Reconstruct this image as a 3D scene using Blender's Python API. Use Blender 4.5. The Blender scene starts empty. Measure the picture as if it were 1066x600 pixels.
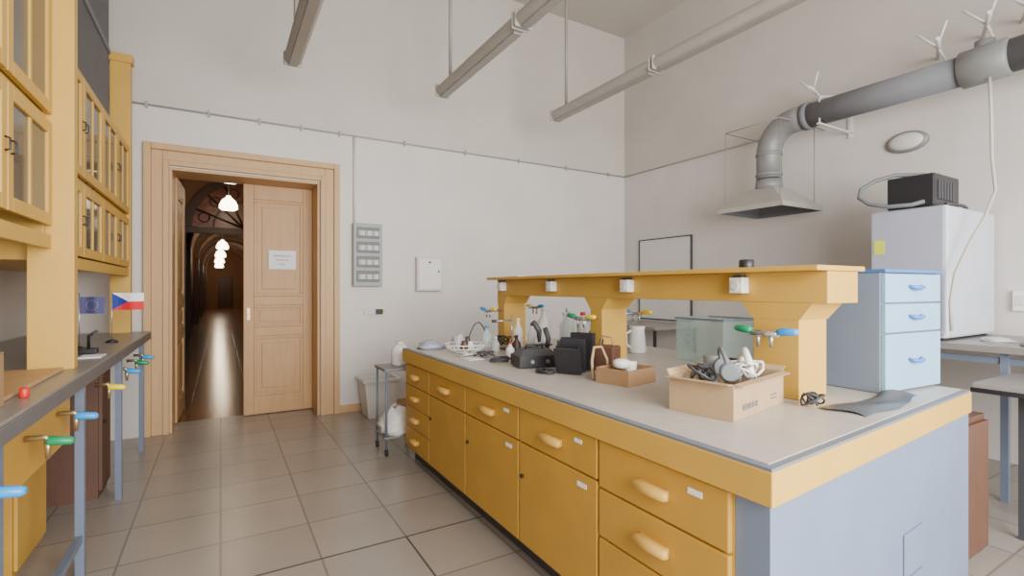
import bpy, math, random
from mathutils import Vector, Matrix
random.seed(7)
C = bpy.context.scene.collection

# ---------------------------------------------------------------- materials
def srgb(r,g,b):
    f=lambda c:(c/255/12.92) if c/255<=.04045 else ((c/255+.055)/1.055)**2.4
    return (f(r),f(g),f(b),1)
def mat(name,col,rough=.6,var=.06,scale=6,metal=0,bump=0,alpha=1,emit=0,spec=.5,stretch=None,trans=0):
    m=bpy.data.materials.new(name); m.use_nodes=True
    nt=m.node_tree; b=nt.nodes['Principled BSDF']
    c=srgb(*col)
    b.inputs['Roughness'].default_value=rough; b.inputs['Metallic'].default_value=metal
    b.inputs['Alpha'].default_value=alpha; b.inputs['Specular IOR Level'].default_value=spec
    b.inputs['Transmission Weight'].default_value=trans
    tc=nt.nodes.new('ShaderNodeTexCoord'); mp=nt.nodes.new('ShaderNodeMapping')
    nt.links.new(tc.outputs['Object'],mp.inputs['Vector'])
    if stretch: mp.inputs['Scale'].default_value=stretch
    n=nt.nodes.new('ShaderNodeTexNoise'); n.inputs['Scale'].default_value=scale; n.inputs['Detail'].default_value=4
    nt.links.new(mp.outputs[0],n.inputs['Vector'])
    mx=nt.nodes.new('ShaderNodeMix'); mx.data_type='RGBA'
    mx.inputs['A'].default_value=tuple(max(0,x*(1-2*var)) for x in c[:3])+(1,)
    mx.inputs['B'].default_value=tuple(min(1,x*(1+2*var)) for x in c[:3])+(1,)
    nt.links.new(n.outputs['Fac'],mx.inputs['Factor']); nt.links.new(mx.outputs['Result'],b.inputs['Base Color'])
    if bump:
        bp=nt.nodes.new('ShaderNodeBump'); bp.inputs['Strength'].default_value=bump; bp.inputs['Distance'].default_value=.01
        nt.links.new(n.outputs['Fac'],bp.inputs['Height']); nt.links.new(bp.outputs[0],b.inputs['Normal'])
    if emit:
        b.inputs['Emission Color'].default_value=c; b.inputs['Emission Strength'].default_value=emit
    return m
def brickmat(name,c1,c2,mortar,w,h,ms,rough,plane='XY',offset=0.0,ztop=None,ctop=None,bump=.2,spec=.5,noise=.08,nscale=1.6):
    m=bpy.data.materials.new(name); m.use_nodes=True; nt=m.node_tree; L=nt.links; b=nt.nodes['Principled BSDF']
    b.inputs['Roughness'].default_value=rough; b.inputs['Specular IOR Level'].default_value=spec
    g=nt.nodes.new('ShaderNodeNewGeometry'); s=nt.nodes.new('ShaderNodeSeparateXYZ'); L.new(g.outputs['Position'],s.inputs[0])
    cb=nt.nodes.new('ShaderNodeCombineXYZ')
    L.new(s.outputs[{'X':0,'Y':1,'Z':2}[plane[0]]],cb.inputs[0]); L.new(s.outputs[{'X':0,'Y':1,'Z':2}[plane[1]]],cb.inputs[1])
    br=nt.nodes.new('ShaderNodeTexBrick'); L.new(cb.outputs[0],br.inputs['Vector'])
    br.offset=offset; br.inputs['Scale'].default_value=1; br.inputs['Brick Width'].default_value=w; br.inputs['Row Height'].default_value=h
    br.inputs['Mortar Size'].default_value=ms; br.inputs['Color1'].default_value=srgb(*c1); br.inputs['Color2'].default_value=srgb(*c2); br.inputs['Mortar'].default_value=srgb(*mortar)
    n=nt.nodes.new('ShaderNodeTexNoise'); n.inputs['Scale'].default_value=nscale; n.inputs['Detail'].default_value=6; L.new(g.outputs['Position'],n.inputs['Vector'])
    mr=nt.nodes.new('ShaderNodeMapRange'); mr.inputs['To Min'].default_value=1-noise; mr.inputs['To Max'].default_value=1+noise; L.new(n.outputs['Fac'],mr.inputs['Value'])
    mu=nt.nodes.new('ShaderNodeVectorMath'); mu.operation='SCALE'
    L.new(mr.outputs[0],mu.inputs['Scale'])
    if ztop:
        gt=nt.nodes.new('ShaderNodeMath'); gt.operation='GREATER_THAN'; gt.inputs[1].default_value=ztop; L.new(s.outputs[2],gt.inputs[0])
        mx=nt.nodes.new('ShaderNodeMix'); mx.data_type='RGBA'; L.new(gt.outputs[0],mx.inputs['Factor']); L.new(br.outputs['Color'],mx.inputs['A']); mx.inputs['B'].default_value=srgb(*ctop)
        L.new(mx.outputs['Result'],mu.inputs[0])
    else:
        L.new(br.outputs['Color'],mu.inputs[0])
        bp=nt.nodes.new('ShaderNodeBump'); bp.inputs['Strength'].default_value=bump; bp.inputs['Distance'].default_value=.003; bp.invert=True
        L.new(br.outputs['Fac'],bp.inputs['Height']); L.new(bp.outputs[0],b.inputs['Normal'])
    L.new(mu.outputs[0],b.inputs['Base Color'])
    return m

M={}
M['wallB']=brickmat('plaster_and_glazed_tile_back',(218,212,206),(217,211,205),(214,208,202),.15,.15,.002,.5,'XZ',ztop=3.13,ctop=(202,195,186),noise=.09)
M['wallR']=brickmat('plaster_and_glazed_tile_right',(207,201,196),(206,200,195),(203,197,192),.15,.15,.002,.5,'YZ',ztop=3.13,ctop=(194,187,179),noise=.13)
M['floor']=brickmat('floor_tiles',(155,147,137),(146,138,129),(122,113,103),.45,.45,.006,.27,'XY',noise=.18,bump=.12)
M['plaster']=mat('white_plaster',(192,185,177),.9,.04,2)
M['yel']=mat('ochre_paint',(202,160,70),.5,.08,3,bump=.03)
M['yel2']=mat('ochre_paint_drawer',(192,147,58),.48,.08,4,bump=.03)
M['yelp']=mat('pale_ochre_pull',(212,170,84),.42,.05,4)
M['tan']=mat('tan_door_paint',(198,161,115),.5,.07,5,stretch=(4,4,.6),bump=.05)
M['tan2']=mat('tan_leaf_paint',(190,149,101),.5,.08,5,stretch=(4,4,.6),bump=.05)
M['top']=mat('laminate_worktop',(184,176,166),.38,.06,14)
M['edge']=mat('bluegrey_edge',(112,118,128),.5,.05,8)
M['bg']=mat('bluegrey_panel',(114,127,150),.5,.06,4)
M['bench']=mat('grey_bench_top',(134,130,126),.33,.08,10)
M['benchedge']=mat('grey_bench_edge',(100,99,101),.4,.06,8)
M['steelb']=mat('bluegrey_tube',(106,117,136),.4,.05,8)
M['galv']=mat('galvanised_sheet',(132,132,131),.5,.1,9,metal=.15)
M['fuse']=mat('fuse_box_grey',(160,162,158),.5,.05,9)
M['duct']=mat('dark_duct',(112,113,117),.7,.08,6)
M['hood']=mat('hood_sheet',(176,172,163),.45,.12,9,metal=.25)
M['wire']=mat('faint_wire',(132,128,124),.5,.05,8)
M['white']=mat('white_plastic',(232,230,226),.4,.02,8)
M['offw']=mat('offwhite_paint',(210,208,204),.4,.04,8)
M['lamp']=mat('lamp_housing',(164,160,153),.5,.05,8)
M['lampb']=mat('lamp_diffuser',(150,146,139),.3,.05,8)
M['black']=mat('black_plastic',(36,36,39),.4,.1,8)
M['dark']=mat('dark_grey',(64,64,68),.5,.1,8)
M['chrome']=mat('chrome_metal',(190,190,192),.25,.05,8,metal=.8)
M['glass']=mat('cabinet_glass',(112,110,102),.08,.2,2,alpha=.62)
M['clear']=mat('clear_glass',(215,225,225),.05,.02,2,alpha=.4)
M['blue']=mat('blue_handle',(40,150,225),.35,.03,8)
M['green']=mat('green_handle',(20,140,90),.35,.03,8)
M['yelh']=mat('yellow_handle',(245,215,20),.35,.03,8)
M['red']=mat('red_plastic',(200,40,30),.4,.03,8)
M['card']=mat('cardboard',(168,141,106),.85,.1,8)
M['card2']=mat('brown_cardboard',(156,122,86),.85,.08,8)
M['drawb']=mat('light_blue_paint',(146,182,212),.45,.04,5)
M['drawt']=mat('blue_top_edge',(70,114,172),.45,.03,5)
M['drawbs']=mat('greyblue_side',(124,138,156),.5,.05,5)
M['drawh']=mat('blue_drawer_pull',(66,130,205),.35,.03,5)
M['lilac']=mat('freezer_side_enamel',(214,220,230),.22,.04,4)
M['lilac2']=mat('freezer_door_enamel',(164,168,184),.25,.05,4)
M['wood']=mat('brown_wood',(94,64,48),.5,.12,4,stretch=(6,6,1))
M['dwood']=mat('shaded_brown_wood',(96,68,54),.6,.12,4,stretch=(6,6,1))
M['wood2']=mat('light_wood',(184,146,102),.5,.1,4,stretch=(6,1,6))
M['mint']=mat('teal_clear_plastic',(176,208,202),.1,.05,5,alpha=.4)
M['paper']=mat('paper',(236,236,238),.8,.01,5)
M['ink']=mat('ink',(100,96,96),.8,.01,5)
M['brass']=mat('brass_fitting',(170,150,110),.3,.05,8,metal=.7)
M['fblue']=mat('flag_blue',(20,50,140),.7,.02,5)
M['eublue']=mat('flag_deep_blue',(70,70,116),.7,.02,5)
M['fred']=mat('flag_red',(215,25,35),.7,.02,5)
M['fwhite']=mat('flag_white',(240,240,240),.7,.01,5)
M['star']=mat('flag_star_yellow',(200,178,84),.7,.01,5)
M['sticker']=mat('yellow_green_sticker',(205,215,60),.6,.02,5)
M['corw']=mat('corridor_wall',(118,86,62),.8,.14,2)
M['corwains']=mat('corridor_wainscot',(78,54,42),.5,.14,3)
M['corend']=mat('corridor_end_plaster',(120,88,62),.8,.08,3)
M['corf']=brickmat('corridor_floor',(138,92,54),(120,80,48),(70,50,36),.3,.3,.006,.2,'XY',spec=.8)
M['joint']=mat('dark_floor_joint',(76,70,66),.8,.08,5)
M['dkwood']=mat('dark_wood',(60,40,30),.5,.1,4)
M['fanglass']=mat('reddish_fan_glass',(112,64,50),.3,.4,9)
M['bulb']=mat('lit_globe',(255,232,195),.4,0,5,emit=12)
M['bag']=mat('grey_plastic_sheet',(86,89,94),.4,.12,8)
M['hose']=mat('grey_hose',(104,110,112),.5,.05,8)
M['whose']=mat('pale_hose',(200,196,184),.5,.05,8)

# ---------------------------------------------------------------- mesh builder
WORLD={}
class B:
    def __init__(s): s.v=[]; s.f=[]; s.mi=[]; s.ms=[]; s.sm=[]
    def _m(s,m):
        m=M[m]
        if m not in s.ms: s.ms.append(m)
        return s.ms.index(m)
    def add(s,vs,fs,m,smooth=False,T=None):
        o=len(s.v); k=s._m(m)
        for p in vs:
            p=Vector(p)
            if T is not None: p=T@p
            s.v.append(p)
        for f in fs: s.f.append([i+o for i in f]); s.mi.append(k); s.sm.append(smooth)
        return s
    def box(s,x0,x1,y0,y1,z0,z1,m,T=None):
        vs=[(x,y,z) for z in (z0,z1) for y in (y0,y1) for x in (x0,x1)]
        return s.add(vs,[(0,2,3,1),(4,5,7,6),(0,1,5,4),(2,6,7,3),(0,4,6,2),(1,3,7,5)],m,False,T)
    def prism(s,poly,z0,z1,m,T=None):
        n=len(poly); vs=[(x,y,z0) for x,y in poly]+[(x,y,z1) for x,y in poly]
        fs=[tuple(reversed(range(n))),tuple(range(n,2*n))]+[(i,(i+1)%n,(i+1)%n+n,i+n) for i in range(n)]
        return s.add(vs,fs,m,False,T)
    def tube(s,pts,r,m,n=10,caps=True,T=None):
        pts=[Vector(p) for p in pts]; R=r if isinstance(r,(list,tuple)) else [r]*len(pts)
        vs=[];fs=[]; up=None
        for i,p in enumerate(pts):
            if i==0: t=pts[1]-p
            elif i==len(pts)-1: t=p-pts[i-1]
            else: t=(pts[i+1]-p).normalized()+(p-pts[i-1]).normalized()
            if t.length<1e-9: t=Vector((0,0,1))
            t.normalize()
            if up is None:
                a=Vector((0,0,1)) if abs(t.z)<.9 else Vector((1,0,0)); up=(a-t*a.dot(t)).normalized()
            else:
                up=up-t*up.dot(t)
                up=up.normalized() if up.length>1e-6 else t.orthogonal().normalized()
            w=t.cross(up)
            for k in range(n):
                a=2*math.pi*k/n; vs.append(p+(up*math.cos(a)+w*math.sin(a))*R[i])
        for i in range(len(pts)-1):
            for k in range(n): fs.append((i*n+k,i*n+(k+1)%n,(i+1)*n+(k+1)%n,(i+1)*n+k))
        s.add(vs,fs,m,True,T)
        if caps:
            o=len(s.v)-len(vs); k=s._m(m)
            s.f.append([o+i for i in reversed(range(n))]); s.mi.append(k); s.sm.append(False)
            e=o+(len(pts)-1)*n; s.f.append([e+i for i in range(n)]); s.mi.append(k); s.sm.append(False)
        return s
    def lathe(s,prof,c,m,n=24,T=None,smooth=True):
        c=Vector(c); vs=[];fs=[]
        for r,z in prof:
            for k in range(n):
                a=2*math.pi*k/n; vs.append(c+Vector((r*math.cos(a),r*math.sin(a),z)))
        for i in range(len(prof)-1):
            for k in range(n): fs.append((i*n+k,i*n+(k+1)%n,(i+1)*n+(k+1)%n,(i+1)*n+k))
        fs.append(tuple(reversed(range(n)))); fs.append(tuple((len(prof)-1)*n+k for k in range(n)))
        return s.add(vs,fs,m,smooth,T)
    def obj(s,name,parent=None,label=None,bevel=0,origin=None,**props):
        me=bpy.data.meshes.new(name)
        if parent is not None: o=WORLD[parent.name]
        elif origin is not None: o=Vector(origin)
        else:
            xs=[p.x for p in s.v];ys=[p.y for p in s.v];zs=[p.z for p in s.v]
            o=Vector(((min(xs)+max(xs))/2,(min(ys)+max(ys))/2,min(zs)))
        me.from_pydata([p-o for p in s.v],[],s.f); me.update()
        for m in s.ms: me.materials.append(m)
        for p,mi,sm in zip(me.polygons,s.mi,s.sm): p.material_index=mi; p.use_smooth=sm
        ob=bpy.data.objects.new(name,me); C.objects.link(ob)
        if parent is not None: ob.parent=parent
        else: ob.location=o
        WORLD[ob.name]=o
        if bevel:
            bm=ob.modifiers.new('Bevel','BEVEL'); bm.width=bevel; bm.segments=2; bm.limit_method='ANGLE'
        if label: ob['label']=label
        for k,v in props.items(): ob[k]=v
        return ob
def thing(name,loc,label,cat,group=None,kind=None):
    e=bpy.data.objects.new(name,None); e.empty_display_size=.1; C.objects.link(e); e.location=loc; WORLD[e.name]=Vector(loc)
    e['label']=label
    if cat: e['category']=cat
    if group: e['group']=group
    if kind: e['kind']=kind
    return e
def solo(b,name,label,cat,group=None,bevel=0,kind=None):
    o=b.obj(name,bevel=bevel,label=label,category=cat)
    if group: o['group']=group
    if kind: o['kind']=kind
    return o
def Rz(c,deg): return Matrix.Translation(Vector(c))@Matrix.Rotation(math.radians(deg),4,'Z')
def struct(b,name,label=None,bevel=0):
    o=b.obj(name,bevel=bevel,kind='structure',category=name.split('_')[0])
    o['label']=label or name
    return o

# ---------------------------------------------------------------- room shell
XL,XR,YB,ZC,YS=-1.35,5.44,5.77,5.3,-2.2
OX0,OX1,OZ=-.427,.942,2.564
YB2=6.2
struct(B().box(XL-.2,XR+.2,YS,YB2,-.1,0,'floor'),'floor','grey square ceramic floor tiles of the laboratory')
struct(B().box(XL-.2,XR+.2,YS,YB2,ZC,ZC+.1,'plaster'),'ceiling','high white plaster ceiling')
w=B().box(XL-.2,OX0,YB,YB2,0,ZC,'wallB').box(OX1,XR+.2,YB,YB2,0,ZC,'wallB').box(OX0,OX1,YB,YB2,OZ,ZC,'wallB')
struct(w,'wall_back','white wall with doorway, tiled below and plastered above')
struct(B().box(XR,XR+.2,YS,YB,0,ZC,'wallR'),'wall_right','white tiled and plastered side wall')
struct(B().box(XL-.2,XL,YS,YB,0,ZC,'plaster'),'wall_left','white plaster wall behind the yellow cabinets')
struct(B().box(1.146,2.6,YB-.02,YB-.001,0,.08,'tan'),'baseboard_back','tan painted skirting board')
struct(B().box(-.5,1.38,2.697,2.707,0,.0012,'joint').box(.895,.905,.3,2.697,0,.0012,'joint'),'trim_3','dark expansion joints between floor tiles')
t=B()
def arch_frame(t,x0,x1,z1,wd,ya,yb,m):
    t.box(x0,x0+wd,ya,yb,0,z1,m); t.box(x1-wd,x1,ya,yb,0,z1,m); t.box(x0+wd,x1-wd,ya,yb,z1-wd,z1,m)
arch_frame(t,-.625,1.145,2.775,.06,YB-.055,YB-.001,'tan')
arch_frame(t,-.565,1.085,2.715,.09,YB-.03,YB-.001,'tan')
arch_frame(t,-.475,.995,2.625,.05,YB-.045,YB-.001,'tan')
struct(t,'trim_1','moulded tan wooden door architrave',bevel=.006)
j=B().box(OX0+.001,OX0+.025,YB,YB2,0,OZ-.025,'tan').box(OX1-.025,OX1-.001,YB,YB2,0,OZ-.025,'tan').box(OX0+.001,OX1-.001,YB,YB2,OZ-.025,OZ-.001,'tan')
struct(j,'trim_2','tan wooden lining of the doorway',bevel=.004)
dr=thing('door_1',(.25,6.13,0),'tall tan panelled double door with one leaf open','door',kind='structure')
def leaf(T,mats='tan2'):
    b=B(); W=.70; H=2.53; th=.045
    st=.10
    b.box(0,st,0,th,0,H,mats,T); b.box(W-st,W,0,th,0,H,mats,T)
    rails=[(0,.20),(.86,.96),(1.20,1.30),(H-.16,H)]
    for a,c in rails: b.box(st,W-st,0,th,a,c,mats,T)
    pan=[(.20,.86),(.96,1.20),(1.30,H-.16)]
    for a,c in pan:
        b.box(st,W-st,.018,th-.018,a,c,mats,T)
        b.box(st,W-st,.004,.018,a,a+.03,mats,T); b.box(st,W-st,.004,.018,c-.03,c,mats,T)
        b.box(st,st+.03,.004,.018,a+.03,c-.03,mats,T); b.box(W-st-.03,W-st,.004,.018,a+.03,c-.03,mats,T)
        q=.08 if c-a>.3 else .055
        b.box(st+q,W-st-q,.006,.018,a+q,c-q,mats,T)
    return b
T=Matrix.Translation((.215,6.12,.008))
leaf(T).obj('leaf',dr,bevel=.005)
B().tube([(.262,6.12,1.12),(.262,6.09,1.12)],.008,'brass').box(.248,.277,6.112,6.12,1.05,1.18,'brass').obj('door_handle',dr,'brass door lock plate')
T=Matrix.Translation((-.385,6.14,.008))@Matrix.Rotation(math.radians(87.5),4,'Z')
leaf(T).obj('leaf',dr,bevel=.005)
b=B().box(.46,.74,6.106,6.111,1.61,1.82,'paper')
for i in range(3): b.box(.51+.02*i,.69-.03*i,6.1045,6.106,1.755-.045*i,1.762-.045*i,'ink')
solo(b,'paper_notice','white printed paper notice taped to the tan door','paper sign')

# ---------------------------------------------------------------- corridor
CX0,CX1,CY1=-.9,1.7,40
struct(B().box(CX0-.2,CX1+.2,YB2,CY1,-.1,0,'corf'),'floor_corridor','polished brown corridor floor')
struct(B().box(CX0-.2,CX0,YB2,CY1,1.3,2.7,'corw').box(CX0-.2,CX0,YB2,CY1,0,1.3,'corwains'),'wall_corridor_left','brown corridor wall with darker wainscot')
struct(B().box(CX1,CX1+.2,YB2,CY1,1.3,2.7,'corw').box(CX1,CX1+.2,YB2,CY1,0,1.3,'corwains'),'wall_corridor_right','brown corridor wall with darker wainscot')
struct(B().box(CX0-.2,CX1+.2,CY1,CY1+.1,0,4.2,'corend'),'wall_corridor_end','dim brown end wall of the corridor')
cx=(CX0+CX1)/2; R=(CX1-CX0)/2
v=[];f=[];N=20
for y in (YB2,CY1):
    for k in range(N+1):
        a=math.pi*k/N; v.append((cx+R*math.cos(a),y,2.7+R*math.sin(a)))
for k in range(N): f.append((k,k+1,N+2+k,N+1+k))
struct(B().add(v,f,'corw',True),'ceiling_corridor','vaulted corridor ceiling')
struct(B().box(CX0-.2,OX0,YB2,YB2+.02,0,4.2,'corw').box(OX1,CX1+.2,YB2,YB2+.02,0,4.2,'corw').box(OX0,OX1,YB2,YB2+.02,OZ,4.2,'corw'),'wall_corridor_front','corridor face of the wall round the doorway')
ribn=0
for y in (17,23,29,35):
    b=B()
    for i in range(N):
        a0=math.pi*i/N; a1=math.pi*(i+1)/N
        pv=[]
        for yy in (y,y+.35):
            for a in (a0,a1):
                for r in (R-.16,R-.005): pv.append((cx+r*math.cos(a),yy,2.6+r*math.sin(a)))
        b.add(pv,[(0,1,3,2),(4,6,7,5),(0,2,6,4),(1,5,7,3)],'corw')
    b.box(CX0+.002,CX0+.16,y,y+.35,0,2.6,'corwains').box(CX1-.16,CX1-.002,y,y+.35,0,2.6,'corwains')
    ribn+=1
    struct(b,'trim_%d'%(10+ribn),'arched pier of the vaulted corridor')
b=B(); y=11.0
b.box(CX0+.002,-.56,y,y+.1,0,2.5,'dkwood').box(1.36,CX1-.002,y,y+.1,0,2.5,'dkwood').box(CX0+.002,CX1-.002,y,y+.12,2.44,2.55,'dkwood')
fr=.93; fc=.4
for i in range(16):
    a0=math.pi*i/16;a1=math.pi*(i+1)/16
    for r0,r1,mm,d in ((.86,1.0,'dkwood',.0),(.5,.54,'dkwood',.01),(.0,.86,'fanglass',.04),(1.0,1.45,'corw',.05)):
        if r0==0: pv=[(fc+r*math.cos(a),y+d,2.56+r*math.sin(a)) for r,a in ((0,a0),(r1,a0),(r1,a1))]; b.add(pv,[(0,1,2)],mm)
        else:
            pv=[(fc+r*math.cos(a),y+d,2.56+r*math.sin(a)) for r,a in ((r0,a0),(r1,a0),(r1,a1),(r0,a1))]; b.add(pv,[(0,1,2,3)],mm)
for i in range(1,8):
    a=math.pi*i/8; b.tube([(fc,y+.02,2.56),(fc+.88*math.cos(a),y+.02,2.56+.88*math.sin(a))],.018,'dkwood',6)
for k in range(6):
    a=math.pi*(k+.5)/6; cxx=fc+.69*math.cos(a); czz=2.56+.69*math.sin(a)
    b.tube([(cxx+.09*math.cos(q*math.pi/5),y+.02,czz+.09*math.sin(q*math.pi/5)) for q in range(11)],.012,'dkwood',6)
struct(b,'window_1','dark arched fanlight with radial glazing bars in the corridor',bevel=0)
gn='pendant lamps along the corridor'
for i,(yy,zl,sc) in enumerate(((8.5,3.1,1.0),(10.0,2.87,.85),(21.5,3.0,1.2),(27.0,3.0,1.35),(33.0,3.0,1.5),(37.5,2.9,1.5))):
    xx=(.13,.12,.06,.0,-.05,-.08)[i]
    e=thing('pendant_lamp',(xx,yy,3.95),'lit opal pendant lamp hanging from the corridor vault','lamp',gn)
    B().tube([(xx,yy,zl+.14*sc),(xx,yy,3.97)],.008,'dark',8).obj('rod',e)
    B().lathe([(.13*sc,-.12*sc),(.17*sc,-.09*sc),(.165*sc,-.02*sc),(.12*sc,.08*sc),(.05*sc,.14*sc),(.04*sc,.17*sc)],(xx,yy,zl),'bulb',20).obj('lamp_shade',e,'glowing opal glass bowl')
    l=bpy.data.lights.new('corridor_lamp_light','POINT'); l.energy=(5,7,16,18,24,30)[i]; l.color=(1,.78,.54); l.shadow_soft_size=.2
    lo=bpy.data.objects.new('corridor_lamp_light',l); lo.location=(xx,yy,zl-.45); C.objects.link(lo)
struct(B().box(-.15,.75,CY1-.06,CY1-.001,0,2.2,'dkwood').box(-.07,.28,CY1-.08,CY1-.06,.1,2.1,'corwains').box(.32,.67,CY1-.08,CY1-.06,.1,2.1,'corwains'),'door_2','dark closed door at the end of the corridor')

# ---------------------------------------------------------------- island base cabinets
WZ=.91; CB=.80
gI='yellow base cabinets of the island'
FX=1.325
def sub(b,name,parent_part,root,label=None,bevel=0):
    h=b.obj(name,None,label,bevel,origin=WORLD[root.name]); h.location=(0,0,0); h.parent=parent_part; return h
cols=[(.935,1.535,'drawers3'),(1.535,2.145,'door'),(2.145,2.78,'door'),(2.78,3.40,'door'),(3.40,3.93,'drawers4')]
def pull(y,z,x=FX-.022,L=.14):
    b=B()
    pts=[(x-.014,y-L/2,z),(x-.021,y-L/2+.012,z),(x-.024,y,z),(x-.021,y+L/2-.012,z),(x-.014,y+L/2,z)]
    b.tube(pts,[.013,.020,.022,.020,.013],'yelp',12)
    b.box(x-.02,x+.002,y-L*.42,y+L*.42,z-.014,z+.014,'yelp')
    return b
for (y0,y1,kind) in cols:
    lab={'drawers3':'ochre yellow base cabinet with three wide drawers and rounded pulls','door':'ochre yellow base cabinet with one drawer above a door','drawers4':'ochre yellow base cabinet with four narrow drawers'}[kind]
    e=thing('base_cabinet',((FX+3.05)/2,(y0+y1)/2,0),lab,'cabinet',gI)
    B().box(FX,3.06,y0+.001,y1-.001,.1,CB-.002,'yel').box(FX+.06,3.0,y0+.001,y1-.001,0,.1,'dark').obj('body',e)
    def front(name,za,zb,pullz=None):
        d=B().box(FX-.022,FX-.001,y0+.006,y1-.006,za,zb,'yel2').obj(name,e,bevel=.005)
        if pullz: sub(pull((y0+y1)/2,pullz,L=.15 if y1-y0>.55 else .12),'handle',d,e)
        return d
    if kind=='drawers3':
        for za,zb in ((.606,.792),(.412,.598),(.12,.404)):
            d=front('drawer',za,zb,(za+zb)/2)
            if za>.6: sub(B().box(FX-.0245,FX-.0225,y0+.10,y0+.155,zb-.055,zb-.035,'paper'),'label_sticker',d,e)
    elif kind=='drawers4':
        for i in range(4): front('drawer',.13+.166*i,.29+.166*i,.21+.166*i)
    else:
        d=front('drawer',.628,.792,.712)
        if y0<2.5: sub(B().box(FX-.0245,FX-.0225,y0+.10,y0+.15,.745,.762,'paper'),'label_sticker',d,e)
        d=front('door',.12,.62)
        sub(B().tube([(FX-.034,y1-.04,.46),(FX-.02,y1-.04,.46)],.010,'black',12),'lock',d,e)
        if y0<2.7: sub(B().box(FX-.0245,FX-.0225,y0+.07,y0+.13,.565,.585,'paper'),'label_sticker',d,e)
e=thing('end_panel',(2.2,.88,0),'blue-grey painted end panel of the island','panel')
B().prism([(1.325,.826),(3.085,.932),(1.325,.934)],0,CB-.002,'bg').obj('panel',e)
def endp(x,off): return .826+(x-1.325)/(3.085-1.325)*(.932-.826)-off
for (xa,xb,za,zb) in ((2.28,2.48,.28,.44),(2.28,2.48,.10,.26)):
    B().prism([(xa,endp(xa,.006)),(xb,endp(xb,.006)),(xb,endp(xb,.0005)),(xa,endp(xa,.0005))],za,zb,'bg').obj('hatch',e,bevel=.0015)
e=thing('worktop',(2.2,2.4,CB),'grey-beige laminate island worktop with ochre yellow edge band','worktop')
poly=[(1.285,.795),(3.12,.93),(3.12,3.96),(1.285,3.96)]
B().prism(poly,CB,WZ-.012,'yel').obj('edge_band',e,bevel=.004)
def inset(d): return [(1.285+d,.795+d),(3.12-d,.93+d),(3.12-d,3.96-d),(1.285+d,3.96-d)]
B().prism(inset(.004),WZ-.0119,WZ-.003,'edge').prism(inset(.03),WZ-.003,WZ,'top').obj('laminate_surface',e)

# ---------------------------------------------------------------- island shelf rack
e=thing('shelf_rack',(2.26,2.5,WZ),'ochre yellow wooden service shelf on three posts along the island','shelf')
B().box(2.155,2.40,1.095,3.92,1.335,1.472,'yel').obj('beam',e,bevel=.004)
B().box(2.06,2.44,1.085,3.95,1.472,1.494,'yel').obj('top_board',e,bevel=.004)
for y0,y1 in ((1.215,1.43),(2.50,2.62),(3.80,3.92)):
    B().box(2.16,2.38,y0,y1,WZ,1.335,'yel').obj('post',e,bevel=.004)
    c0,c1=y0-.06,min(y1+.06,3.92)
    B().add([(2.158,y0-.001,1.26),(2.39,y0-.001,1.26),(2.39,y1+.001,1.26),(2.158,y1+.001,1.26),(2.156,c0,1.335),(2.398,c0,1.335),(2.398,c1,1.335),(2.156,c1,1.335)],[(3,2,1,0),(4,5,6,7),(0,1,5,4),(1,2,6,5),(2,3,7,6),(3,0,4,7)],'yel').obj('shoulder',e)
for y in (3.79,3.035,2.237,1.482):
    B().box(2.10,2.155,y-.035,y+.035,1.375,1.45,'white').tube([(2.10,y,1.412),(2.09,y,1.412)],.024,'offw',16).box(2.11,2.15,y-.025,y+.025,1.45,1.462,'dark').obj('socket',e,'white power socket',bevel=.006)
def tap(e,x,y,z,c1,c2,dx=-.13):
    b=B().tube([(2.16 if dx<0 else 2.38,y,z),(x,y,z)],.011,'chrome').tube([(x,y-.06,z),(x,y+.06,z)],.013,'chrome').tube([(x,y-.03,z),(x,y-.03,z-.06)],[.01,.006],'chrome').tube([(x,y+.03,z),(x,y+.03,z-.06)],[.01,.006],'chrome')
    t=b.obj('tap',e,'chrome gas tap with coloured handles')
    for s,c in ((-1,c1),(1,c2)):
        sub(B().tube([(x,y+s*.06,z+.01),(x,y+s*.075,z+.012),(x,y+s*.135,z+.016),(x,y+s*.145,z+.016)],[.012,.018,.014,.008],c,12),'tap_handle',t,e)
tap(e,2.06,1.31,1.20,'blue','green'); tap(e,2.03,2.56,1.20,'yelh','green'); tap(e,2.03,3.86,1.20,'yelh','blue')
tap(e,2.52,2.56,1.22,'yelh','blue',.1); tap(e,2.52,3.86,1.22,'blue','yelh',.1)
solo(B().lathe([(.034,0),(.036,.005),(.036,.045),(.03,.05)],(2.30,1.56,1.494),'black'),'canister','small black round canister on the yellow shelf','canister')
solo(B().box(2.12,2.2,3.5,3.7,1.494,1.502,'paper'),'paper_sheet','white paper lying on the yellow shelf','paper')

# ---------------------------------------------------------------- blue drawer unit on island
e=thing('drawer_unit',(2.84,1.3,WZ),'light blue three-drawer unit with grey-blue sides on the worktop','drawer unit')
T=Matrix.Translation((2.62,1.085,WZ))@Matrix.Rotation(math.radians(-4),4,'Z')
B().box(0,.50,.02,.42,.002,.562,'drawbs',T).obj('body',e,bevel=.003)
B().box(-.006,.506,-.006,.425,.562,.578,'drawt',T).obj('top_panel',e,'darker blue top edge',bevel=.003)
for za,zb in ((.01,.275),(.283,.415),(.423,.556)):
    d=B().box(.004,.496,-.002,.0195,za,zb,'drawb',T).obj('drawer',e,bevel=.003)
    zc=(za+zb)/2+.01
    sub(B().tube([(.20,-.004,zc),(.215,-.022,zc-.006),(.253,-.026,zc-.01),(.29,-.022,zc-.006),(.305,-.004,zc)],[.006,.009,.011,.009,.006],'drawh',10,T=T),'handle',d,e)
v=[];f=[];n=16
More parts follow.
